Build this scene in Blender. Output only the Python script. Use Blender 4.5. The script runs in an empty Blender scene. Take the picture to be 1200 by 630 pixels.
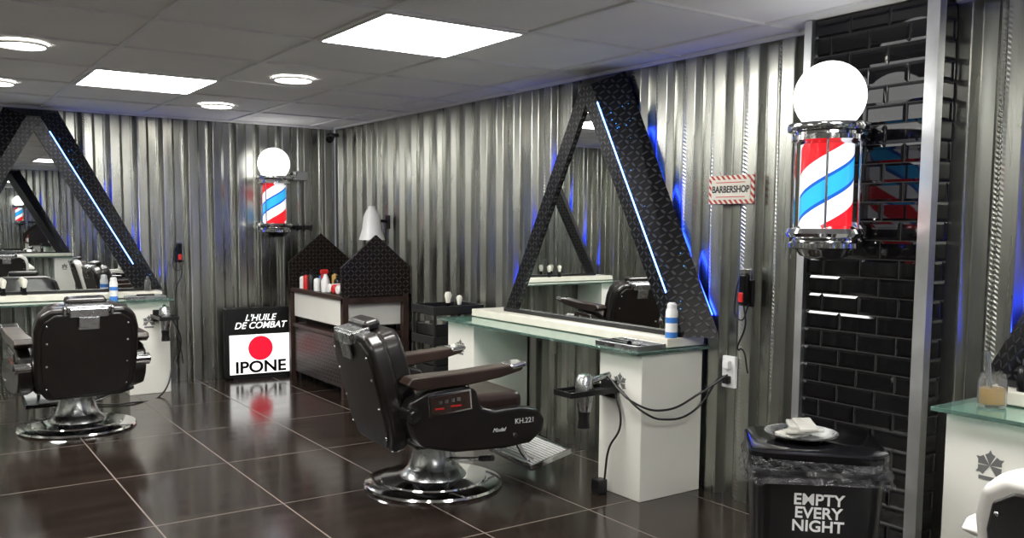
import bpy, bmesh, math, random
from mathutils import Vector, Matrix, Euler
random.seed(4)
scene=bpy.context.scene
COL=scene.collection
pi=math.pi
try:
    scene.view_settings.view_transform='Standard'
    scene.view_settings.exposure=0.26
except Exception: pass
# ------------------------------------------------------------------ nodes
class NT:
    def __init__(s,m):
        m.use_nodes=True; s.t=m.node_tree; s.n=s.t.nodes; s.l=s.t.links
        s.b=s.n.get('Principled BSDF')
    def lk(s,a,b): s.l.new(a,b)
    def inp(s,sock,v):
        if isinstance(v,bpy.types.NodeSocket): s.lk(v,sock)
        else: sock.default_value=v
    def m(s,op,a,b=None,c=None,clamp=False):
        n=s.n.new('ShaderNodeMath'); n.operation=op; n.use_clamp=clamp
        s.inp(n.inputs[0],a)
        if b is not None: s.inp(n.inputs[1],b)
        if c is not None: s.inp(n.inputs[2],c)
        return n.outputs[0]
    def coord(s,kind='Object'):
        n=s.n.new('ShaderNodeTexCoord'); return n.outputs[kind]
    def sep(s,v):
        n=s.n.new('ShaderNodeSeparateXYZ'); s.lk(v,n.inputs[0]); return n.outputs
    def noise(s,scale,detail=2,vec=None,rough=.5,out='Fac'):
        n=s.n.new('ShaderNodeTexNoise'); n.inputs['Scale'].default_value=scale; n.inputs['Detail'].default_value=detail
        n.inputs['Roughness'].default_value=rough
        if vec is not None: s.lk(vec,n.inputs['Vector'])
        return n.outputs[out]
    def mapping(s,vec,scale=(1,1,1)):
        n=s.n.new('ShaderNodeMapping'); s.lk(vec,n.inputs['Vector']); n.inputs['Scale'].default_value=scale; return n.outputs[0]
    def ramp(s,fac,stops,interp='LINEAR'):
        n=s.n.new('ShaderNodeValToRGB'); s.lk(fac,n.inputs[0]); cr=n.color_ramp; cr.interpolation=interp
        while len(cr.elements)<len(stops): cr.elements.new(0.5)
        for e,(p,c) in zip(cr.elements,stops): e.position=p; e.color=(c[0],c[1],c[2],1) if not isinstance(c,(int,float)) else (c,c,c,1)
        return n.outputs[0]
    def mix(s,f,a,b):
        n=s.n.new('ShaderNodeMix'); n.data_type='RGBA'; s.inp(n.inputs[0],f)
        s.inp(n.inputs[6],a if not isinstance(a,tuple) else (*a[:3],1)); s.inp(n.inputs[7],b if not isinstance(b,tuple) else (*b[:3],1))
        return n.outputs[2]
    def bump(s,h,strength=.5,dist=.01,normal=None):
        n=s.n.new('ShaderNodeBump'); n.inputs['Strength'].default_value=strength; n.inputs['Distance'].default_value=dist
        s.lk(h,n.inputs['Height'])
        if normal is not None: s.lk(normal,n.inputs['Normal'])
        s.lk(n.outputs[0],s.b.inputs['Normal']); return n.outputs[0]
def M(name,col=(.8,.8,.8),rough=.5,metal=0,spec=None,coat=0,emit=None,es=0,trans=0,ior=None,alpha=1):
    m=bpy.data.materials.new(name); t=NT(m); b=t.b
    b.inputs['Base Color'].default_value=(*col,1); b.inputs['Roughness'].default_value=rough; b.inputs['Metallic'].default_value=metal
    if spec is not None: b.inputs['Specular IOR Level'].default_value=spec
    if coat: b.inputs['Coat Weight'].default_value=coat; b.inputs['Coat Roughness'].default_value=.03
    if emit: b.inputs['Emission Color'].default_value=(*emit,1); b.inputs['Emission Strength'].default_value=es
    if trans: b.inputs['Transmission Weight'].default_value=trans
    if ior: b.inputs['IOR'].default_value=ior
    if alpha<1: b.inputs['Alpha'].default_value=alpha
    return m
def PM(name,col,rough=.5,metal=0,var=.15,nscale=8,bumpd=0,bscale=60,**k):
    m=M(name,col,rough,metal,**k); t=NT(m)
    c=t.coord('Object'); n=t.noise(nscale,3,c)
    lo=tuple(x*(1-var) for x in col); hi=tuple(min(1,x*(1+var)) for x in col)
    t.lk(t.ramp(n,[(.3,lo),(.7,hi)]),t.b.inputs['Base Color'])
    r=t.m('MULTIPLY_ADD',n,rough*.5,rough*.75); t.lk(r,t.b.inputs['Roughness'])
    if bumpd: t.bump(t.noise(bscale,3,c),.6,bumpd)
    return m
chrome=PM('chrome',(.70,.70,.71),.1,1,var=.05)
steel=PM('brushed_steel',(.50,.51,.52),.27,1,var=.1)
alu=PM('aluminium_trim',(.72,.73,.75),.38,1,var=.08)
leather=PM('dark_brown_leather',(.010,.0075,.007),.32,0,var=.3,bumpd=.0012,bscale=150,coat=.2)
leatherB=PM('brown_leather',(.028,.015,.011),.35,0,var=.3,bumpd=.0012,bscale=120,coat=.15)
blackp=PM('black_plastic',(.009,.009,.010),.35,0,var=.2)
blackg=PM('black_gloss',(.005,.005,.006),.14,0,var=.2)
whitelam=PM('cream_white_laminate',(.78,.77,.71),.35,0,var=.03,nscale=3)
cream=PM('cream_ledge',(.74,.71,.62),.4,0,var=.05)
whitep=PM('white_plastic',(.80,.80,.80),.35,0,var=.03)
redp=PM('red_plastic',(.6,.02,.02),.35,0,var=.1)
bluep=PM('blue_label',(.05,.2,.6),.35,0,var=.1)
wood=PM('dark_brown_wood',(.034,.018,.013),.4,0,var=.4,nscale=14)
amber=PM('amber_liquid',(.5,.3,.08),.15,0,var=.1)
logo=PM('grey_logo',(.14,.14,.14),.5,0,var=.1)
towel=PM('towel_fabric',(.46,.45,.41),.9,0,var=.2,bumpd=.004,bscale=50)
whitee=M('sign_white_lit',(.9,.9,.9),.3,emit=(1,1,.98),es=.8)
rede=M('sign_red_lit',(.7,.01,.03),.3,emit=(.8,.01,.04),es=.6)
globe=M('globe_lit',(.95,.95,.95),.2,emit=(1,.99,.96),es=2.6)
panelE=M('led_panel_lit',(.9,.9,.9),.5,emit=(1,.985,.94),es=25)
spotE=M('downlight_lit',(.9,.9,.9),.5,emit=(1,.95,.86),es=26)
ledW=M('led_strip_white',(.5,.7,1),.4,emit=(.08,.24,1),es=11)
ledB=M('led_strip_blue',(.05,.1,1),.4,emit=(.015,.05,1),es=22)
ledD=M('led_dot',(.05,.3,1),.4,emit=(.03,.35,1),es=1.5)
mirrorM=M('mirror_glass',(.86,.88,.87),.0,1)
glassM=M('green_glass',(.50,.80,.70),.02,0,trans=.88,ior=1.5)
clearM=M('clear_glass',(.95,.97,.96),.02,0,trans=.95,ior=1.3)
bagM=M('plastic_bag',(.035,.035,.04),.18,0,alpha=.6,spec=.8); t=NT(bagM); t.bump(t.noise(16,4,t.coord('Object')),1,.05)
# diamond plate
dpl=M('black_diamond_plate',(.010,.010,.011),.34,.5); t=NT(dpl)
uv=t.sep(t.coord('UV')); S=1/.034
px=t.m('MULTIPLY',uv[0],S); py=t.m('MULTIPLY',uv[1],S)
fx=t.m('SUBTRACT',t.m('FRACT',px),.5); fy=t.m('SUBTRACT',t.m('FRACT',py),.5)
chk=t.m('FLOORED_MODULO',t.m('ADD',t.m('FLOOR',px),t.m('FLOOR',py)),2); sg=t.m('MULTIPLY_ADD',chk,2,-1)
sy=t.m('MULTIPLY',fy,sg); a=t.m('ADD',fx,sy); b_=t.m('SUBTRACT',fx,sy)
d=t.m('ADD',t.m('POWER',t.m('DIVIDE',a,.70),2),t.m('POWER',t.m('DIVIDE',b_,.24),2))
h=t.m('SUBTRACT',1,d,clamp=True); hs=t.m('MINIMUM',t.m('MULTIPLY',h,2.0),1)
t.bump(hs,1,.008)
t.lk(t.mix(hs,(.006,.006,.007),(.065,.065,.07)),t.b.inputs['Base Color'])
dplB=dpl.copy(); dplB.name='bronze_diamond_plate'
for n in dplB.node_tree.nodes:
    if n.type=='MIX': n.inputs[6].default_value=(.016,.012,.010,1); n.inputs[7].default_value=(.085,.065,.056,1)
# corrugated
cor=M('galvanised_corrugated_steel',(.4,.41,.38),.3,1); t=NT(cor)
co=t.coord('UV'); u=t.sep(co)
n1=t.noise(1,3,t.mapping(co,(9,.5,1))); n2=t.noise(1,2,t.mapping(co,(14,5,1)))
nn=t.m('ADD',t.m('MULTIPLY',n1,.75),t.m('MULTIPLY',n2,.25))
t.lk(t.ramp(nn,[(.3,(.30,.305,.275)),(.7,(.49,.495,.455))]),t.b.inputs['Base Color'])
t.lk(t.m('MULTIPLY_ADD',n1,.14,.205),t.b.inputs['Roughness'])
fr=t.m('FRACT',t.m('DIVIDE',u[0],.44)); mask=t.m('MULTIPLY',t.m('GREATER_THAN',fr,.86),t.m('LESS_THAN',fr,.99))
mask2=t.m('MULTIPLY',t.m('GREATER_THAN',fr,.36),t.m('LESS_THAN',fr,.45)); mask=t.m('MAXIMUM',mask,mask2)
w=t.m('SINE',t.m('ADD',t.m('MULTIPLY',u[0],200),t.m('MULTIPLY',u[1],300)))
hh=t.m('ADD',t.m('MULTIPLY',t.m('MULTIPLY',w,mask),.22),t.m('MULTIPLY',t.noise(1,1,t.mapping(co,(3,.7,1))),.7))
t.bump(hh,.5,.008)
# floor
flo=M('dark_brown_floor_tile',(.03,.02,.016),.2,0,spec=.5); t=NT(flo)
co=t.coord('Object'); s_=t.sep(co)
gx=t.m('ABSOLUTE',t.m('SUBTRACT',t.m('FRACT',t.m('DIVIDE',t.m('SUBTRACT',s_[0],.98-.32),.64)),.5))
gy=t.m('ABSOLUTE',t.m('SUBTRACT',t.m('FRACT',t.m('DIVIDE',t.m('SUBTRACT',s_[1],4.45-.48),.96)),.5))
g=t.m('MAXIMUM',t.m('LESS_THAN',gx,.006),t.m('LESS_THAN',gy,.004))
n=t.noise(1.5,4,t.mapping(co,(1,5,1)))
base=t.ramp(n,[(.3,(.0150,.0100,.0080)),(.7,(.030,.0205,.0165))])
t.lk(t.mix(g,base,(.17,.145,.125)),t.b.inputs['Base Color'])
t.lk(t.m('ADD',t.m('MULTIPLY',g,.5),t.m('MULTIPLY_ADD',n,.13,.09)),t.b.inputs['Roughness'])
t.bump(t.m('SUBTRACT',t.m('MULTIPLY',t.noise(3,2,co),.15),g),.4,.003)
cei=PM('ceiling_tile_white',(.90,.89,.87),.8,0,var=.03,nscale=2,bumpd=.002,bscale=200)
tbar=PM('ceiling_grid_white',(.84,.84,.83),.5,0,var=.03)
tileM=PM('black_metro_tile',(.004,.004,.005),.05,0,var=.2,spec=.52)
grout=PM('dark_grout',(.026,.026,.027),.8,0)
strp=M('barber_stripes',(.8,.8,.8),.15,coat=.6); t=NT(strp)
s_=t.sep(t.coord('Object')); ang=t.m('DIVIDE',t.m('ARCTAN2',s_[1],s_[0]),2*pi)
v=t.m('FRACT',t.m('ADD',t.m('SUBTRACT',t.m('DIVIDE',s_[2],.40),ang),.17))
c=t.ramp(v,[(0,(.75,.012,.02)),(.28,(.92,.92,.95)),(.50,(.01,.10,.50)),(.54,(.03,.42,.85)),(.74,(.01,.10,.50)),(.78,(.92,.92,.95))],'CONSTANT')
t.lk(c,t.b.inputs['Base Color']); t.lk(c,t.b.inputs['Emission Color']); t.b.inputs['Emission Strength'].default_value=.7
rw=M('red_white_border',(.8,.8,.8),.4); t=NT(rw); s_=t.sep(t.coord('Object'))
v=t.m('FRACT',t.m('MULTIPLY',t.m('ADD',s_[0],s_[2]),28)); t.lk(t.ramp(v,[(0,(.45,.03,.02)),(.5,(.75,.7,.6))],'CONSTANT'),t.b.inputs['Base Color'])
# ------------------------------------------------------------------ geometry helpers
def empty(name,loc=(0,0,0),rz=0,parent=None,rot=None):
    e=bpy.data.objects.new(name,None); e.empty_display_size=.1; COL.objects.link(e); e.location=loc
    e.rotation_euler=rot if rot else (0,0,rz)
    if parent: e.parent=parent
    return e
def finish(bm,name,mat,parent=None,loc=(0,0,0),rot=(0,0,0),bevel=0,seg=3,smooth=False):
    bmesh.ops.recalc_face_normals(bm,faces=bm.faces[:])
    uvl=bm.loops.layers.uv.new('UVMap')
    for f in bm.faces:
        n=f.normal; ax=max(range(3),key=lambda i:abs(n[i]))
        for l in f.loops:
            c=l.vert.co; l[uvl].uv=((c.y,c.z),(c.x,c.z),(c.x,c.y))[ax]
        if smooth: f.smooth=True
    me=bpy.data.meshes.new(name); bm.to_mesh(me); bm.free()
    o=bpy.data.objects.new(name,me); COL.objects.link(o)
    me.materials.append(mat)
    if parent: o.parent=parent
    o.location=loc; o.rotation_euler=rot
    if bevel:
        b=o.modifiers.new('bev','BEVEL'); b.width=bevel; b.segments=seg; b.limit_method='ANGLE'; b.angle_limit=.6
        if seg>2:
            b.harden_normals=True
            for p in me.polygons: p.use_smooth=True
    return o
def box(name,loc,size,mat,parent=None,rot=(0,0,0),bevel=0,seg=2):
    bm=bmesh.new(); bmesh.ops.create_cube(bm,size=1); bmesh.ops.scale(bm,vec=size,verts=bm.verts)
    return finish(bm,name,mat,parent,loc,rot,bevel,seg)
def boxes(name,lst,mat,parent=None,loc=(0,0,0),rot=(0,0,0),bevel=0):
    bm=bmesh.new()
    for c,s in lst:
        r=bmesh.ops.create_cube(bm,size=1); bmesh.ops.scale(bm,vec=s,verts=r['verts']); bmesh.ops.translate(bm,vec=c,verts=r['verts'])
    return finish(bm,name,mat,parent,loc,rot,bevel,2)
def lathe(name,prof,mat,parent=None,loc=(0,0,0),rot=(0,0,0),n=40,smooth=True):
    bm=bmesh.new(); rings=[]
    for r,z in prof:
        if r<1e-5: rings.append([bm.verts.new((0,0,z))])
        else: rings.append([bm.verts.new((r*math.cos(2*pi*i/n),r*math.sin(2*pi*i/n),z)) for i in range(n)])
    for A,B in zip(rings,rings[1:]):
        for i in range(n):
            j=(i+1)%n
            if len(A)==1 and len(B)==1: continue
            if len(A)==1: bm.faces.new((A[0],B[i],B[j]))
            elif len(B)==1: bm.faces.new((A[i],A[j],B[0]))
            else: bm.faces.new((A[i],A[j],B[j],B[i]))
    o=finish(bm,name,mat,parent,loc,rot,0,2,smooth)
    if smooth:
        m=o.modifiers.new('es','EDGE_SPLIT'); m.split_angle=math.radians(40)
    return o
def cyl(name,p,q,r,mat,parent=None,r2=None,n=24):
    p=Vector(p);q=Vector(q); d=q-p; L=d.length; rot=d.to_track_quat('Z','Y').to_euler()
    r2=r if r2 is None else r2
    return lathe(name,[(0,0),(r,0),(r2,L),(0,L)],mat,parent,p,rot,n)
def sphere(name,loc,r,mat,parent=None,scale=(1,1,1)):
    bm=bmesh.new(); bmesh.ops.create_uvsphere(bm,u_segments=32,v_segments=18,radius=r); bmesh.ops.scale(bm,vec=scale,verts=bm.verts)
    return finish(bm,name,mat,parent,loc,(0,0,0),0,2,True)
def prism(name,pts,thick,mat,parent=None,loc=(0,0,0),rot=(0,0,0),bevel=0,seg=3):
    bm=bmesh.new(); A=[bm.verts.new((x,-thick/2,z)) for x,z in pts]; B=[bm.verts.new((x,thick/2,z)) for x,z in pts]
    bm.faces.new(A); bm.faces.new(B[::-1]); n=len(pts)
    for i in range(n): bm.faces.new((A[i],B[i],B[(i+1)%n],A[(i+1)%n]))
    return finish(bm,name,mat,parent,loc,rot,bevel,seg)
def polymesh(name,verts,faces,mat,parent=None,loc=(0,0,0),rot=(0,0,0)):
    bm=bmesh.new(); V=[bm.verts.new(v) for v in verts]
    for f in faces: bm.faces.new([V[i] for i in f])
    return finish(bm,name,mat,parent,loc,rot)
def tube(name,pts,r,mat,parent=None,cyclic=False):
    cu=bpy.data.curves.new(name,'CURVE'); cu.dimensions='3D'; cu.bevel_depth=r; cu.bevel_resolution=3; cu.resolution_u=10
    sp=cu.splines.new('BEZIER'); sp.bezier_points.add(len(pts)-1)
    for b,p in zip(sp.bezier_points,pts): b.co=p; b.handle_left_type=b.handle_right_type='AUTO'
    sp.use_cyclic_u=cyclic
    o=bpy.data.objects.new(name,cu); COL.objects.link(o); cu.materials.append(mat)
    if parent: o.parent=parent
    return o
def text(name,s,size,mat,parent,loc,rot,ext=.001,sx=1,align='CENTER',bold=0,shear=0):
    cu=bpy.data.curves.new(name,'FONT'); cu.body=s; cu.size=size; cu.extrude=ext; cu.align_x=align; cu.align_y='CENTER'; cu.offset=bold; cu.shear=shear
    cu.space_line=.85
    o=bpy.data.objects.new(name,cu); COL.objects.link(o); cu.materials.append(mat); o.parent=parent; o.location=loc; o.rotation_euler=rot; o.scale=(sx,1,1)
    return o
def rrect(hw,hd,r,k=6):
    pts=[]
    for cxs,cys,a0 in ((1,1,0),(-1,1,90),(-1,-1,180),(1,-1,270)):
        for i in range(k+1):
            a=math.radians(a0+90*i/k); pts.append((cxs*(hw-r)+r*math.cos(a),cys*(hd-r)+r*math.sin(a)))
    return pts
def loft(name,levels,mat,parent=None,loc=(0,0,0),rot=(0,0,0),jit=0,cap=(True,True),k=6,wave=0):
    bm=bmesh.new(); rings=[]
    for li,(z,hw,hd,r) in enumerate(levels):
        P=rrect(hw,hd,r,k); rings.append([bm.verts.new((x*(1+random.uniform(-jit,jit)),y*(1+random.uniform(-jit,jit)),z+random.uniform(-jit,jit)*.3+(wave*math.sin(i*1.3) if li==0 else 0))) for i,(x,y) in enumerate(P)])
    n=len(rings[0])
    for A,B in zip(rings,rings[1:]):
        for i in range(n): bm.faces.new((A[i],A[(i+1)%n],B[(i+1)%n],B[i]))
    if cap[0]: bm.faces.new(rings[0][::-1])
    if cap[1]: bm.faces.new(rings[-1])
    o=finish(bm,name,mat,parent,loc,rot,0,2,True); m=o.modifiers.new('es','EDGE_SPLIT'); m.split_angle=math.radians(45)
    return o
# ------------------------------------------------------------------ room
X0,Y0,HC=3.67,8.45,2.41
XL,YF=-1.7,-2.3
def corrugated(name,L,H,loc,rz):
    prof=[(0,0),(.055,0),(.078,.042),(.145,.042),(.152,.034),(.168,.034),(.175,.042),(.197,0)]
    P=.22
    bm=bmesh.new(); pts=[]; k=0
    while True:
        done=False
        for a,d in prof:
            x=k*P+a
            if x>L: done=True;break
            pts.append((x,d))
        if done: break
        k+=1
    pts.append((L,pts[-1][1]))
    lo=[bm.verts.new((x,d,0)) for x,d in pts]; hi=[bm.verts.new((x,d,H)) for x,d in pts]
    for i in range(len(pts)-1): bm.faces.new((lo[i],lo[i+1],hi[i+1],hi[i]))
    uvl=bm.loops.layers.uv.new('UVMap')
    for f in bm.faces:
        for l in f.loops: l[uvl].uv=(l.vert.co.x,l.vert.co.z)
    me=bpy.data.meshes.new(name); bm.to_mesh(me); bm.free(); o=bpy.data.objects.new(name,me); COL.objects.link(o); me.materials.append(cor)
    o.location=loc; o.rotation_euler=(0,0,rz)
    b=o.modifiers.new('bev','BEVEL'); b.width=.004; b.segments=2; b.limit_method='ANGLE'; b.angle_limit=.4
    return o
corrugated('wall_back',X0-XL,HC,(XL,Y0,0),0)
corrugated('wall_right',Y0-YF,HC,(X0,Y0,0),-pi/2)
corrugated('wall_left',Y0-YF,HC,(XL,YF,0),pi/2)
corrugated('wall_front',X0-XL,HC,(X0,YF,0),pi)
box('floor',((X0+XL)/2,(Y0+YF)/2,-.05),(X0-XL+.3,Y0-YF+.3,.1),flo)
bpy.data.objects['floor'].data.transform(Matrix.Translation(((X0+XL)/2,(Y0+YF)/2,-.05))); bpy.data.objects['floor'].location=(0,0,0)
box('ceiling',((X0+XL)/2,(Y0+YF)/2,HC+.055),(X0-XL+.3,Y0-YF+.3,.1),cei)
px_,py_=.785,.80; gx0,gy0=1.83,3.66
bars=[]
x=gx0-5*px_
while x<X0:
    if x>XL: bars.append(((x,(Y0+YF)/2,HC),(.024,Y0-YF,.012)))
    x+=px_
y=gy0-8*py_
while y<Y0:
    if y>YF: bars.append((((X0+XL)/2,y,HC+.0005),(X0-XL,.024,.012)))
    y+=py_
boxes('trim_ceiling_grid',bars,tbar)
boxes('trim_ceiling_edge',[((X0-.012,(Y0+YF)/2,HC-.008),(.024,Y0-YF,.02)),(((X0+XL)/2,Y0-.012,HC-.008),(X0-XL,.024,.02))],tbar)
def panel(ix,iy):
    e=empty('ceiling_led_panel',(gx0+(ix+.5)*px_,gy0+(iy+.5)*py_,HC-.004))
    box('diffuser',(0,0,0),(px_-.06,py_-.06,.008),panelE,e)
    w,h=px_-.03,py_-.03
    boxes('frame',[((0,h/2,0),(w,.02,.014)),((0,-h/2,0),(w,.02,.014)),((w/2,0,0),(.02,h,.014)),((-w/2,0,0),(.02,h,.014))],tbar,e)
for ix,iy in ((0,0),(-1,3),(0,-4),(-3,-1),(-3,3),(-2,-6)): panel(ix,iy)
def spot(x,y):
    e=empty('ceiling_downlight',(x,y,HC))
    lathe('ring',[(.125,-.0),(.13,-.012),(.12,-.018),(.114,-.014)],whitep,e)
    lathe('lens',[(0,-.013),(.116,-.013)],spotE,e)
for x,y in ((2.2,5.74),(2.19,7.40),(.6,5.5),(.6,7.1),(2.2,1.9),(.6,1.9),(-.9,5.5)): spot(x,y)
# pillar with metro tiles
px0,py0,py1=3.52,2.075,2.70
col=empty('wall_pillar',(0,0,0))
box('pillar_core',((px0+X0)/2+.012,(py0+py1)/2,HC/2),(X0-px0,py1-py0-.012,HC),grout,col)
def tiles(name,o,du,dn,W,H):
    bm=bmesh.new(); th=.083; tw=.19; g=.005; row=0; z=0
    du=Vector(du); dn=Vector(dn); o=Vector(o)
    while z<H-.01:
        z1=min(z+th,H); off=(row%2)*tw/2; u=-off
        while u<W-.005:
            a=max(u,0); b=min(u+tw,W)
            if b-a>.02:
                bv=min(.013,(b-a)/3,(z1-z)/3)
                def P(uu,zz,nn): return bm.verts.new(o+du*uu+Vector((0,0,zz))+dn*nn)
                A=[P(a+g/2,z+g/2,0),P(b-g/2,z+g/2,0),P(b-g/2,z1-g/2,0),P(a+g/2,z1-g/2,0)]
                tl=random.uniform(-.0004,.0004)
                B=[P(a+bv,z+bv,.0045+tl),P(b-bv,z+bv,.0045+tl),P(b-bv,z1-bv,.0045-tl),P(a+bv,z1-bv,.0045-tl)]
                bm.faces.new(B)
                for i in range(4): bm.faces.new((A[i],A[(i+1)%4],B[(i+1)%4],B[i]))
            u+=tw
        z+=th; row+=1
    finish(bm,name,tileM,col)
tiles('tiles_face',(px0+.011,py1-.02,0),(0,-1,0),(-1,0,0),py1-py0-.05,HC)
tiles('tiles_side',(px0+.03,py0+.004,0),(1,0,0),(0,-1,0),X0-px0-.03,HC)
boxes('metal_edges',[((px0,py1-.005,HC/2),(.03,.04,HC)),((px0+.004,py0+.015,HC/2),(.03,.055,HC)),((px0+.02,py0-.003,HC/2),(.045,.012,HC))],alu,col)
# ------------------------------------------------------------------ A-frame mirror + desk
def amirror(loc,rz):
    e=empty('triangular_wall_mirror',loc,rz)
    F=-.17; zb=.865; k=1.79; G=-.03
    polymesh('front_frame',[(-.86,F,zb),(-.745,F,zb),(0,F,2.195),(.745,F,zb),(.86,F,zb),(.05,F,2.315),(-.05,F,2.315),
       (-.745,F+.02,zb),(0,F+.02,2.195),(.745,F+.02,zb)],[(0,1,2,6),(2,3,4,5),(2,5,6),(1,7,8,2),(2,8,9,3)],dpl,e)
    polymesh('sloped_sides',[(-.86,F,zb),(-1.0,G,zb),(-.20,G,2.385),(-.05,F,2.315),(.86,F,zb),(1.0,G,zb),(.20,G,2.385),(.05,F,2.315)],
       [(0,1,2,3),(4,7,6,5),(3,2,6,7)],dpl,e)
    polymesh('mirror',[(-.745,F+.018,zb),(.745,F+.018,zb),(0,F+.018,2.195)],[(0,1,2)],mirrorM,e)
    box('bottom_rail',(0,F+.0,zb+.012),(1.72,.02,.024),blackp,e)
    z0,z1=1.1,2.2
    a=Vector((.86-(z0-zb)/k,F-.003,z0)); b=Vector((.86-(z1-zb)/k,F-.003,z1))
    tube('led_front',[a,(a+b)/2,b],.004,ledW,e)
    for s in (1,-1):
        a=Vector((s*.925,-.014,zb+.12)); b=Vector((s*.30,-.014,2.05)); tube('led_wall_glow',[a,(a+b)/2,b],.005,ledB,e)
    bm=bmesh.new()
    for i in range(26):
        t_=random.uniform(.08,.9); w_=random.uniform(.2,.8)
        fz=zb+(2.315-zb)*t_; fxx=(.86-(fz-zb)/k)
        bz=zb+(2.385-zb)*t_; bx=(1.0-(1.0-.2)*t_)
        p=Vector((fxx*(1-w_)+bx*w_,F*(1-w_)+G*w_,fz*(1-w_)+bz*w_))
        r=bmesh.ops.create_icosphere(bm,subdivisions=1,radius=.0035); bmesh.ops.translate(bm,vec=p+Vector((.001,-.001,0)),verts=r['verts'])
    finish(bm,'led_dots',ledD,e)
    return e
def logo_part(e,loc,s=1):
    bm=bmesh.new()
    for ang in (0,60,-60,120,-120):
        a=math.radians(ang); pts=[]
        for u,w in ((0,0),(.03,.014),(.045,.022),(.052,.008),(.068,0),(.052,-.008),(.045,-.022),(.03,-.014)):
            pts.append(bm.verts.new(((u*math.sin(a)+w*math.cos(a))*s,0,(u*math.cos(a)-w*math.sin(a))*s)))
        bm.faces.new(pts)
    r=bmesh.ops.create_cube(bm,size=1); bmesh.ops.scale(bm,vec=(.09*s,.001,.016*s),verts=r['verts']); bmesh.ops.translate(bm,vec=(0,0,-.055*s),verts=r['verts'])
    finish(bm,'logo',logo,e,loc)
def desk(loc,rz):
    e=empty('barber_vanity_desk',loc,rz)
    for s,n in ((-1,'left'),(1,'right')):
        box('pedestal_'+n,(s*.83,-.247,.395),(.34,.45,.79),whitelam,e,bevel=.004)
        box('plinth_'+n,(s*.83,-.247,.012),(.32,.43,.024),blackp,e)
        logo_part(e,(s*.83,-.4735,.62),.85)
    box('glass_top',(0,-.267,.801),(2.06,.53,.016),glassM,e,bevel=.002)
    box('back_ledge',(0,-.142,.838),(1.98,.28,.05),cream,e,bevel=.004)
    return e
amirror((X0,4.30,0),-pi/2); desk((X0,4.43,0),-pi/2)
amirror((.97,Y0,0),0); desk((.92,Y0,0),0)
amirror((X0,.88,0),-pi/2); desk((X0,.78,0),-pi/2)
amirror((1.75,YF,0),pi); desk((1.75,YF,0),pi)
# ------------------------------------------------------------------ barber poles
def pole(loc,arm):
    e=empty('barber_pole_light',loc)
    sphere('globe',(0,0,2.015),.148,globe,e)
    lathe('top_cap',[(.06,1.92),(.09,1.915),(.125,1.905),(.165,1.90),(.17,1.885),(.165,1.87),(.135,1.865),(.13,1.855),(.15,1.85),(.15,1.83),(.125,1.825),(.10,1.81)],chrome,e)
    lathe('stripe_cylinder',[(.108,1.455),(.108,1.83)],strp,e)
    lathe('bottom_cap',[(.10,1.475),(.125,1.465),(.155,1.46),(.165,1.44),(.155,1.425),(.13,1.42),(.135,1.405),(.15,1.40),(.15,1.38),(.12,1.37),(.10,1.345),(.06,1.33),(0,1.325)],chrome,e)
    for i in range(4):
        a=i*pi/2+pi/5; cyl('rod_%d'%i,(.132*math.cos(a),.132*math.sin(a),1.44),(.132*math.cos(a),.132*math.sin(a),1.87),.005,chrome,e)
    ax,ay=arm
    for z in (1.875,1.435):
        d=Vector((ax,ay,0)).normalized()
        cyl('arm_%d'%int(z*100),(d.x*.14,d.y*.14,z),(ax*.95,ay*.95,z),.018,chrome,e)
        cyl('wall_plate_%d'%int(z*100),(ax-d.x*.03,ay-d.y*.03,z),(ax,ay,z),.055,chrome,e)
    return e
pole((3.28,2.40,0),(.225,0)); e=pole((2.95,8.22,0),(0,.225))
box('mount_box',(.32,.17,1.92),(.12,.07,.09),steel,e,bevel=.008); cyl('side_arm',(0.1,.1,1.90),(.32,.16,1.92),.015,chrome,e)
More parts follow.
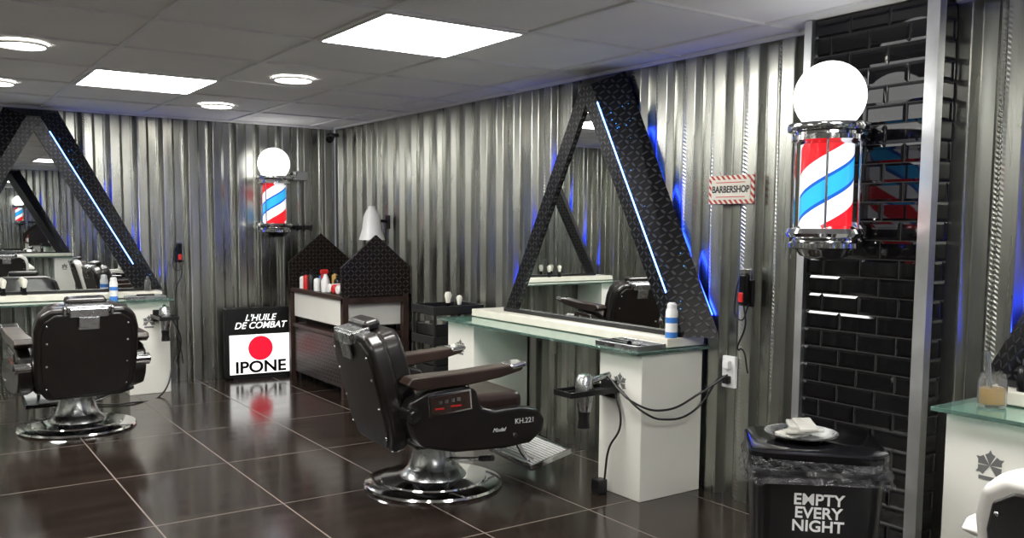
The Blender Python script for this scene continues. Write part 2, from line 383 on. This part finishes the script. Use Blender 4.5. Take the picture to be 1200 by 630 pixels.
# ------------------------------------------------------------------ chairs
def chair(loc,rz,L=leather,rim=None,back_tilt=-14,label=True,sz=1):
    e=empty('barber_chair',loc,rz); e.scale=(1,1,sz)
    R=rim or L
    lathe('base_disc',[(0,0),(.385,0),(.392,.010),(.385,.022),(.36,.030),(.30,.036),(.295,.044),(.22,.052),(.19,.056),(0,.056)],chrome,e,n=64)
    lathe('base_column',[(.19,.05),(.185,.062),(.165,.085),(.15,.10),(.145,.105),(.125,.16),(.112,.22),(.112,.30)],steel,e,n=48)
    cyl('pump_lever',(.05,-.1,.16),(.14,-.36,.21),.010,chrome,e); cyl('lever_grip',(.13,-.33,.205),(.155,-.42,.225),.016,blackp,e)
    box('under_frame',(.02,0,.275),(.40,.36,.05),blackp,e,bevel=.01)
    box('seat_body',(.10,0,.375),(.66,.60,.17),L,e,bevel=.04,seg=4)
    box('seat_cushion',(.14,0,.485),(.56,.58,.12),leatherB if rim is None else L,e,bevel=.045,seg=4)
    side=[(-.34,.50),(-.31,.40),(-.24,.32),(-.06,.275),(.24,.262),(.40,.275),(.48,.33),(.495,.40),(.45,.46),(.34,.48),(.18,.475),(.10,.50),(.07,.60),(-.02,.63),(-.22,.61),(-.31,.57)]
    for s,n in ((-1,'right'),(1,'left')):
        prism('side_panel_'+n,side,.10,R,e,(0,s*.355,0),bevel=.02)
        box('console_rim_'+n,(-.09,s*.408,.545),(.25,.008,.115),chrome,e,rot=(0,-.08,0),bevel=.004)
        box('console_'+n,(-.09,s*.411,.545),(.225,.008,.09),wood,e,rot=(0,-.08,0))
        boxes('console_keys_'+n,[((-.15+i*.035,s*.416,.553+i*.003),(.02,.006,.018)) for i in range(4)],steel,e)
        boxes('console_lamp_'+n,[((-.155,s*.416,.52),(.05,.006,.008)),((-.06,s*.416,.528),(.06,.006,.008))],redp,e)
        arm=[(-.34,.655),(-.28,.625),(.0,.63),(.20,.655),(.33,.685),(.345,.705),(.33,.72),(.18,.712),(0,.70),(-.2,.695),(-.31,.69)]
        prism('armrest_'+n,arm,.12,leatherB if rim is None else R,e,(0,s*.365,0),bevel=.022)
        box('arm_tip_'+n,(.31,s*.365,.712),(.10,.125,.03),chrome,e,rot=(0,-.15,0),bevel=.013,seg=3)
        cyl('arm_post_'+n,(.03,s*.355,.55),(.03,s*.355,.66),.02,chrome,e)
        cyl('pivot_'+n,(-.30,s*.33,.50),(-.30,s*.425,.50),.042,chrome,e); cyl('pivot_cap_'+n,(-.30,s*.42,.50),(-.30,s*.435,.50),.02,blackp,e)
        cyl('screw_'+n,(.30,s*.40,.33),(.30,s*.412,.33),.012,chrome,e)
    b=empty('backrest',(-.28,0,.38),0,e,rot=(0,math.radians(back_tilt),0))
    outline=[(-.24,-.10),(.24,-.10),(.31,-.0),(.325,.18),(.325,.40),(.30,.50),(.23,.55),(-.23,.55),(-.30,.50),(-.325,.40),(-.325,.18),(-.31,-.0)]
    prism('back_shell',outline,.10,R,b,(-.045,0,0),rot=(0,0,pi/2),bevel=.03)
    prism('back_pad',[(x*.88,z*.95+.02) for x,z in outline],.12,L,b,(.045,0,0),rot=(0,0,pi/2),bevel=.045,seg=5)
    prism('back_piping',[(x*.88,z*.9+.02) for x,z in outline],.104,L,b,(-.052,0,0),rot=(0,0,pi/2),bevel=.012)
    bm=bmesh.new()
    for yy in (-.25,.25):
        for zz in (.0,.16,.32,.44):
            r=bmesh.ops.create_uvsphere(bm,u_segments=10,v_segments=6,radius=.008); bmesh.ops.translate(bm,vec=(-.104,yy,zz),verts=r['verts'])
    finish(bm,'back_buttons',steel,b,smooth=True)
    boxes('headrest_bracket',[((-.06,0,.55),(.10,.27,.04)),((-.115,0,.53),(.022,.24,.06)),((-.12,0,.46),(.018,.13,.09)),((-.09,.145,.54),(.05,.02,.055)),((-.09,-.145,.54),(.05,.02,.055))],steel,b,bevel=.006)
    box('headrest_pad',(.01,0,.57),(.10,.26,.06),L,b,bevel=.028,seg=4)
    if label: text('side_text','KH.221',.04,whitep,e,(.36,-.4065,.405),(pi/2,0,0)); text('side_script','Model',.03,whitep,e,(.20,-.4065,.37),(pi/2,0,0),shear=.4)
    for s in (-1,1):
        tube('foot_arm_%d'%s,[(.36,s*.17,.30),(.44,s*.17,.23),(.51,s*.17,.13),(.57,s*.17,.095)],.014,chrome,e)
    f=empty('footrest',(.63,0,.115),0,e,rot=(0,math.radians(-14),0))
    box('foot_plate',(0,0,0),(.26,.50,.018),steel,f,bevel=.004)
    boxes('foot_ribs',[((-.115+i*.021,0,.012),(.009,.48,.008)) for i in range(12)],whitep,f)
    boxes('foot_rim',[((.135,0,.005),(.014,.52,.035)),((-.135,0,.005),(.014,.52,.035)),((0,.255,.005),(.27,.014,.035)),((0,-.255,.005),(.27,.014,.035))],chrome,f,bevel=.004)
    box('calf_pad',(.445,0,.35),(.07,.40,.14),leatherB,e,rot=(0,.15,0),bevel=.025,seg=3)
    return e
chair((2.46,4.34,0),math.radians(-5))
chair((1.02,6.95,0),math.radians(92),label=False)
whiteL=PM('white_leather',(.78,.76,.72),.35,0,var=.05)
chair((2.80,.89,0),0,rim=whiteL,label=False,sz=.94)
chair((1.5,-.75,0),math.radians(-90),rim=whiteL,label=False)
# ------------------------------------------------------------------ illuminated sign
e=empty('lightbox_floor_sign',(2.80,8.28,0),math.radians(-4))
w=.64
box('case',(0,0,.34),(w,.10,.66),blackp,e,bevel=.01)
box('feet',(0,0,.01),(w*.8,.14,.02),blackp,e)
box('white_face',(0,-.053,.235),(w-.07,.006,.37),whitee,e)
lathe('red_dot',[(0,0),(.115,0)],rede,e,(0,-.0575,.29),(pi/2,0,0))
text('brand_text','IPONE',.15,blackg,e,(0,-.058,.11),(pi/2,0,0),bold=.004,sx=1.12)
text('slogan_text',"L'HUILE\nDE COMBAT",.085,whitee,e,(0,-.053,.54),(pi/2,0,0),bold=.001,shear=.3)
# ------------------------------------------------------------------ workshop cabinet
e=empty('workshop_cabinet',(0,0,0))
hp=[(-.32,.86),(.32,.86),(.32,1.10),(0,1.37),(-.32,1.10)]
for y_,n_ in ((6.86,'near'),(8.05,'far')):
    prism('gable_'+n_,hp,.03,dplB,e,(3.335,y_,0),bevel=.003,seg=2)
    boxes('legs_'+n_,[((3.335-.29,y_,.43),(.05,.05,.86)),((3.335+.27,y_,.43),(.05,.05,.86)),((3.32,y_,.82),(.6,.04,.05))],wood,e)
box('table_top',(3.335,7.455,.845),(.62,1.16,.035),wood,e,bevel=.004)
box('white_drawer',(3.32,7.455,.71),(.54,1.1,.22),whitelam,e,bevel=.006)
prism('gable_back',[(-.5,.86),(.5,.86),(.5,1.02),(-.5,1.02)],.02,dplB,e,(3.63,7.455,0),rot=(0,0,pi/2))
box('lower_cabinet',(3.335,7.455,.29),(.58,1.12,.42),dplB,e,bevel=.006)
box('lower_shelf',(3.335,7.455,.52),(.60,1.14,.03),wood,e)
boxes('castors',[((3.1,6.95,.04),(.05,.05,.08)),((3.1,7.95,.04),(.05,.05,.08))],blackp,e)
def bottle(x,y,z,h,r,mat,cap=blackp,name='product_bottle'):
    e=empty(name,(x,y,z))
    lathe('body',[(0,0),(r,0),(r,h*.68),(r*.8,h*.76),(r*.35,h*.8),(r*.35,h*.86),(0,h*.86)],mat,e,n=20)
    lathe('cap',[(r*.45,h*.82),(r*.45,h),(0,h)],cap,e,n=16)
zt=.8635
for i,(dx,dy,hh,r,m_) in enumerate([(-.24,.45,.14,.028,whitep),(-.24,.36,.16,.028,redp),(-.12,.30,.15,.032,bluep),(-.24,.24,.18,.03,blackp),(-.14,.16,.17,.03,whitep),(-.24,.1,.14,.032,whitep),(-.05,.15,.18,.03,amber),(-.10,-.02,.14,.03,blackg),(0,-.1,.17,.03,whitep)]):
    bottle(3.335+dx,7.455+dy,zt,hh,r,m_)
for i in range(3):
    e=empty('rolled_towel',(3.16,7.05+i*.09,zt+.041)); lathe('roll',[(0,-.1),(.03,-.1),(.04,-.09),(.04,.09),(.03,.1),(0,.1)],whitep if i!=1 else redp,e,(0,0,0),(0,pi/2,0))
e=empty('trigger_spray_bottle',(3.09,7.36,zt))
lathe('body',[(0,0),(.035,0),(.038,.01),(.038,.1),(.02,.14),(.015,.16),(0,.16)],whitep,e,n=20)
box('head',(-.01,0,.18),(.07,.03,.04),redp,e,bevel=.008); box('trigger',(-.03,0,.145),(.012,.015,.05),redp,e,rot=(0,.3,0),bevel=.003)
# hooded dryer on wall arm
e=empty('hooded_wall_dryer',(3.50,7.28,1.42))
lathe('shade',[(.0,.17),(.05,.165),(.075,.10),(.085,0),(.115,-.10),(.108,-.10),(.08,0)],whitep,e)
lathe('neck',[(0,.2),(.03,.2),(.04,.165),(0,.165)],whitep,e)
tube('bracket',[(.06,0,.06),(.10,0,.07),(.16,0,.06)],.014,blackp,e); box('plate',(.158,0,.06),(.015,.07,.12),blackp,e)
e=empty('wall_hook_rack',(3.30,Y0-.02,1.42)); box('plate',(0,0,0),(.2,.02,.04),blackp,e)
for i in (-1,0,1): tube('hook_%d'%i,[(i*.07,0,0),(i*.07,-.06,-.03),(i*.07,-.08,.03)],.006,blackp,e)
# ------------------------------------------------------------------ salon trolley
e=empty('salon_tool_trolley',(3.40,5.78,0))
W,D=.42,.34
for z_ in (.84,.62,.40,.18):
    boxes('tray_%d'%int(z_*100),[((0,0,z_-.03),(W,D,.012)),((W/2,0,z_),(.012,D,.06)),((-W/2,0,z_),(.012,D,.06)),((0,D/2,z_),(W,.012,.06)),((0,-D/2,z_),(W,.012,.06))],blackp,e,bevel=.003)
for sx in (-1,1):
    for sy in (-1,1):
        cyl('post',(sx*(W/2-.01),sy*(D/2-.01),.07),(sx*(W/2-.01),sy*(D/2-.01),.86),.011,blackp,e)
        lathe('castor',[(0,-.014),(.032,-.014),(.032,.014),(0,.014)],blackp,e,(sx*(W/2-.01),sy*(D/2-.01),.034),(pi/2,0,0),n=20)
boxes('drawer_boxes',[((0,0,.68),(.38,.30,.11)),((0,0,.46),(.38,.30,.1))],blackg,e,bevel=.006)
def brush(x,y,z,s=1):
    e=empty('shaving_brush',(x,y,z))
    lathe('handle',[(0,0),(.016*s,0),(.018*s,.01),(.011*s,.03*s),(.014*s,.05*s),(0,.05*s)],blackg,e,n=16)
    lathe('bristles',[(.012*s,.05*s),(.022*s,.095*s),(.015*s,.11*s),(0,.115*s)],cream,e,n=16)
brush(3.38,5.74,.817,1.3); bottle(3.5,5.82,.817,.1,.025,blackg,steel); brush(3.43,5.66,.817,1.1)
# ------------------------------------------------------------------ trays, cans, brushes on desks
def tray(name,loc,rz,w,d,mat):
    e=empty(name,loc,rz)
    boxes('pan',[((0,0,.004),(w,d,.008)),((w/2,0,.015),(.008,d,.03)),((-w/2,0,.015),(.008,d,.03)),((0,d/2,.015),(w,.008,.03)),((0,-d/2,.015),(w,.008,.03))],mat,e,bevel=.002)
    boxes('combs',[((-.05,.02,.014),(.20,.025,.008)),((.03,-.03,.014),(.18,.018,.008))],blackp,e)
    boxes('scissors',[((.02,.05,.013),(.15,.01,.005)),((.05,.045,.014),(.12,.01,.005))],chrome,e)
    cyl('clipper',(-.08,-.05,.028),(.06,-.06,.028),.018,blackg,e)
zg=.8095
tray('tool_tray',(3.265,3.60,zg),math.radians(-90),.34,.2,steel)
tray('tool_tray',(1.74,8.05,zg),0,.30,.18,steel)
def can(x,y,z):
    e=empty('spray_can',(x,y,z)); r=.033
    lathe('body',[(0,0),(r,0),(r,.03),],bluep,e,n=24); lathe('body_white',[(r,.03),(r,.14),(r*.85,.155),(0,.155)],whitep,e,n=24)
    lathe('band',[(r+.0008,.08),(r+.0008,.11)],bluep,e,n=24)
    lathe('cap',[(r*.8,.155),(r*.8,.18),(r*.5,.19),(0,.19)],whitep,e,n=20)
can(3.45,3.475,.864); can(1.50,8.09,zg); bottle(1.80,8.22,.864,.13,.028,clearM,steel)
brush(.7,8.22,.864,1.2); brush(.85,8.22,.864,1.2)
# ------------------------------------------------------------------ hair dryer holder
def dryer(loc,rz):
    e=empty('hair_dryer_holder',loc,rz)
    boxes('shelf',[((0,-.045,0),(.15,.09,.012)),((0,-.305,0),(.15,.05,.012)),((.066,-.17,0),(.018,.32,.012)),((-.066,-.17,0),(.018,.32,.012)),((.075,-.16,.01),(.006,.33,.03)),((-.075,-.16,.01),(.006,.33,.03)),((0,-.328,.01),(.15,.006,.03))],blackp,e,bevel=.002)
    box('bracket',(0,-.008,.01),(.12,.016,.10),blackp,e,bevel=.003)
    lathe('dryer_body',[(0,.10),(.03,.10),(.046,.08),(.05,.0),(.042,-.06),(.034,-.10)],steel,e,(0,-.18,.0),n=28)
    lathe('dryer_nozzle',[(.034,-.10),(.03,-.14),(.036,-.19),(.032,-.19),(.026,-.14)],blackp,e,(0,-.18,.0),n=28)
    cyl('dryer_handle',(.02,-.18,.06),(.03,-.03,.09),.019,steel,e,r2=.017)
    return e
dryer((3.195,3.68,.57),-pi/2); dryer((1.84,7.975,.66),0)
e=empty('power_cable',(0,0,0))
tube('cable_a',[(3.14,3.65,.66),(3.15,3.55,.60),(3.17,3.38,.50),(3.3,3.36,.45),(3.5,3.34,.48),(3.62,3.28,.66)],.006,blackp,e)
tube('cable_b',[(3.14,3.64,.66),(3.15,3.42,.54),(3.3,3.36,.50),(3.5,3.3,.58),(3.62,3.22,.68)],.006,blackp,e)
tube('cable_c',[(3.17,3.62,.60),(3.17,3.56,.40),(3.16,3.64,.25),(3.15,3.66,.08)],.006,blackp,e)
box('adapter',(3.13,3.68,.04),(.07,.06,.08),blackp,e,bevel=.006)
e=empty('power_cable',(0,0,0))
tube('cable',[(1.9,7.9,.68),(1.98,7.88,.5),(2.0,8.1,.25),(2.06,8.3,.3),(2.1,8.42,.45)],.006,blackp,e)
tube('cable_floor',[(1.96,8.0,.3),(1.8,7.8,.02),(1.5,7.6,.01),(1.2,7.7,.01)],.007,blackp,e)
e=empty('wall_socket',(X0-.012,3.24,.69)); box('plate',(0,0,0),(.024,.09,.17),whitep,e,bevel=.005)
for z_ in (-.04,.04): box('plug_%d'%(z_*100),(-.025,0,z_),(.03,.045,.045),blackp if z_<0 else whitep,e,bevel=.008)
def clipper(loc,rz,z2):
    e=empty('wall_clipper_holder',loc,rz)
    box('plate',(0,-.01,0),(.07,.02,.14),blackp,e,bevel=.004); box('body',(0,-.045,.02),(.05,.045,.17),blackg,e,bevel=.014,seg=3)
    box('accent',(0,-.07,-.02),(.03,.008,.05),redp,e,bevel=.003); box('head',(0,-.045,.115),(.045,.03,.025),chrome,e,bevel=.003)
    tube('cord',[(0,-.045,-.06),(.02,-.05,-.16),(-.03,-.04,-.3),(-.02,-.03,z2*.7),(0.02,-.02,z2)],.005,blackp,e)
    tube('cord_loop',[(-.02,-.05,.10),(-.05,-.05,0),(-.02,-.05,-.14),(.04,-.05,-.05)],.004,blackp,e)
clipper((X0,3.13,1.12),-pi/2,-.42); clipper((2.12,Y0,1.17),0,-1.0)
# barbershop tin sign
e=empty('barbershop_tin_sign',(X0-.012,3.265,1.66),-pi/2)
box('border',(0,0,0),(.31,.008,.15),rw,e,bevel=.002); box('field',(0,-.005,0),(.265,.006,.105),cream,e)
text('sign_text','BARBERSHOP',.05,blackp,e,(0,-.0085,.0),(pi/2,0,0),sx=.85,bold=.001); boxes('rule',[((0,-.0085,.038),(.2,.002,.004)),((0,-.0085,-.038),(.2,.002,.004))],redp,e)
# security camera
e=empty('security_camera',(3.56,8.30,2.30)); box('mount',(.05,.07,.03),(.08,.1,.03),blackp,e)
cyl('body',(0,0,0),(-.06,-.1,-.03),.035,blackp,e); cyl('lens',(-.06,-.1,-.03),(-.066,-.11,-.033),.028,blackg,e); cyl('stem',(0.02,.03,0),(.05,.08,.03),.014,blackp,e)
# ------------------------------------------------------------------ bin
e=empty('waste_bin',(2.82,2.08,0),math.radians(-46))
loft('body',[(0,.19,.16,.05),(.02,.20,.17,.05),(.56,.228,.20,.06),(.58,.232,.205,.06)],blackp,e)
loft('bag_skirt',[(.552,.262,.232,.07),(.57,.250,.220,.07),(.585,.256,.226,.07),(.61,.246,.216,.07),(.642,.24,.212,.07)],bagM,e,jit=.022,cap=(False,False),k=9,wave=.008)
loft('lid',[(.60,.232,.206,.07),(.645,.245,.215,.08),(.66,.245,.215,.08),(.668,.235,.205,.08)],blackg,e)
text('bin_text','EMPTY\nEVERY\nNIGHT',.058,whitep,e,(0.0,-.1955,.445),(math.radians(93.2),0,0),bold=.0012)
e=empty('towel_dish',(2.80,2.12,.671),.4)
lathe('dish',[(0,0),(.09,0),(.13,.025),(.135,.025),(.135,.02),(.09,-.002),(0,-.002)],steel,e)
for i in range(5):
    box('towel_%d'%i,(random.uniform(-.03,.03),random.uniform(-.03,.03),.02+i*.009),(.15,.07,.014),towel,e,rot=(random.uniform(-.12,.12),random.uniform(-.12,.12),random.uniform(-.6,.6)),bevel=.005)
def jar(x,y,z):
    e=empty('barber_jar',(x,y,z))
    lathe('glass',[(0,0),(.045,0),(.05,.01),(.05,.10),(.042,.115),(.042,.125),(.039,.125),(.039,.115),(.046,.10),(.046,.012),(0,.012)],clearM,e,n=28)
    lathe('liquid',[(0,.013),(.044,.013),(.044,.07),(0,.07)],amber,e,n=28)
    for i in range(3): cyl('tool_%d'%i,(0,0,.02),(.02*(i-1),.03,.20),.004,chrome,e)
jar(3.325,1.68,zg); bottle(3.44,1.62,.864,.12,.028,blackg,steel); tray('tool_tray',(3.26,1.25,zg),0.1,.22,.18,steel)
# ------------------------------------------------------------------ camera
f=1047.0; cy=354.0
yaw=math.radians(34.6); pitch=math.radians(5.0); roll=math.radians(.43)
F=Vector((math.sin(yaw)*math.cos(pitch),math.cos(yaw)*math.cos(pitch),-math.sin(pitch)))
R0=Vector((math.cos(yaw),-math.sin(yaw),0)); U0=R0.cross(F)
R=R0*math.cos(roll)+U0*math.sin(roll); U=U0*math.cos(roll)-R0*math.sin(roll)
cam=bpy.data.cameras.new('camera'); co=bpy.data.objects.new('camera',cam); COL.objects.link(co)
mt=Matrix((R,U,-F)).transposed().to_4x4(); mt.translation=Vector((0,0,1.47)); co.matrix_world=mt
cam.sensor_width=36; cam.lens=f/1200*36; cam.shift_y=(cy-315)/1200; cam.clip_start=.02
scene.camera=co
w=bpy.data.worlds.new('world'); scene.world=w; w.use_nodes=True; w.node_tree.nodes['Background'].inputs[0].default_value=(.5,.5,.55,1); w.node_tree.nodes['Background'].inputs[1].default_value=.3
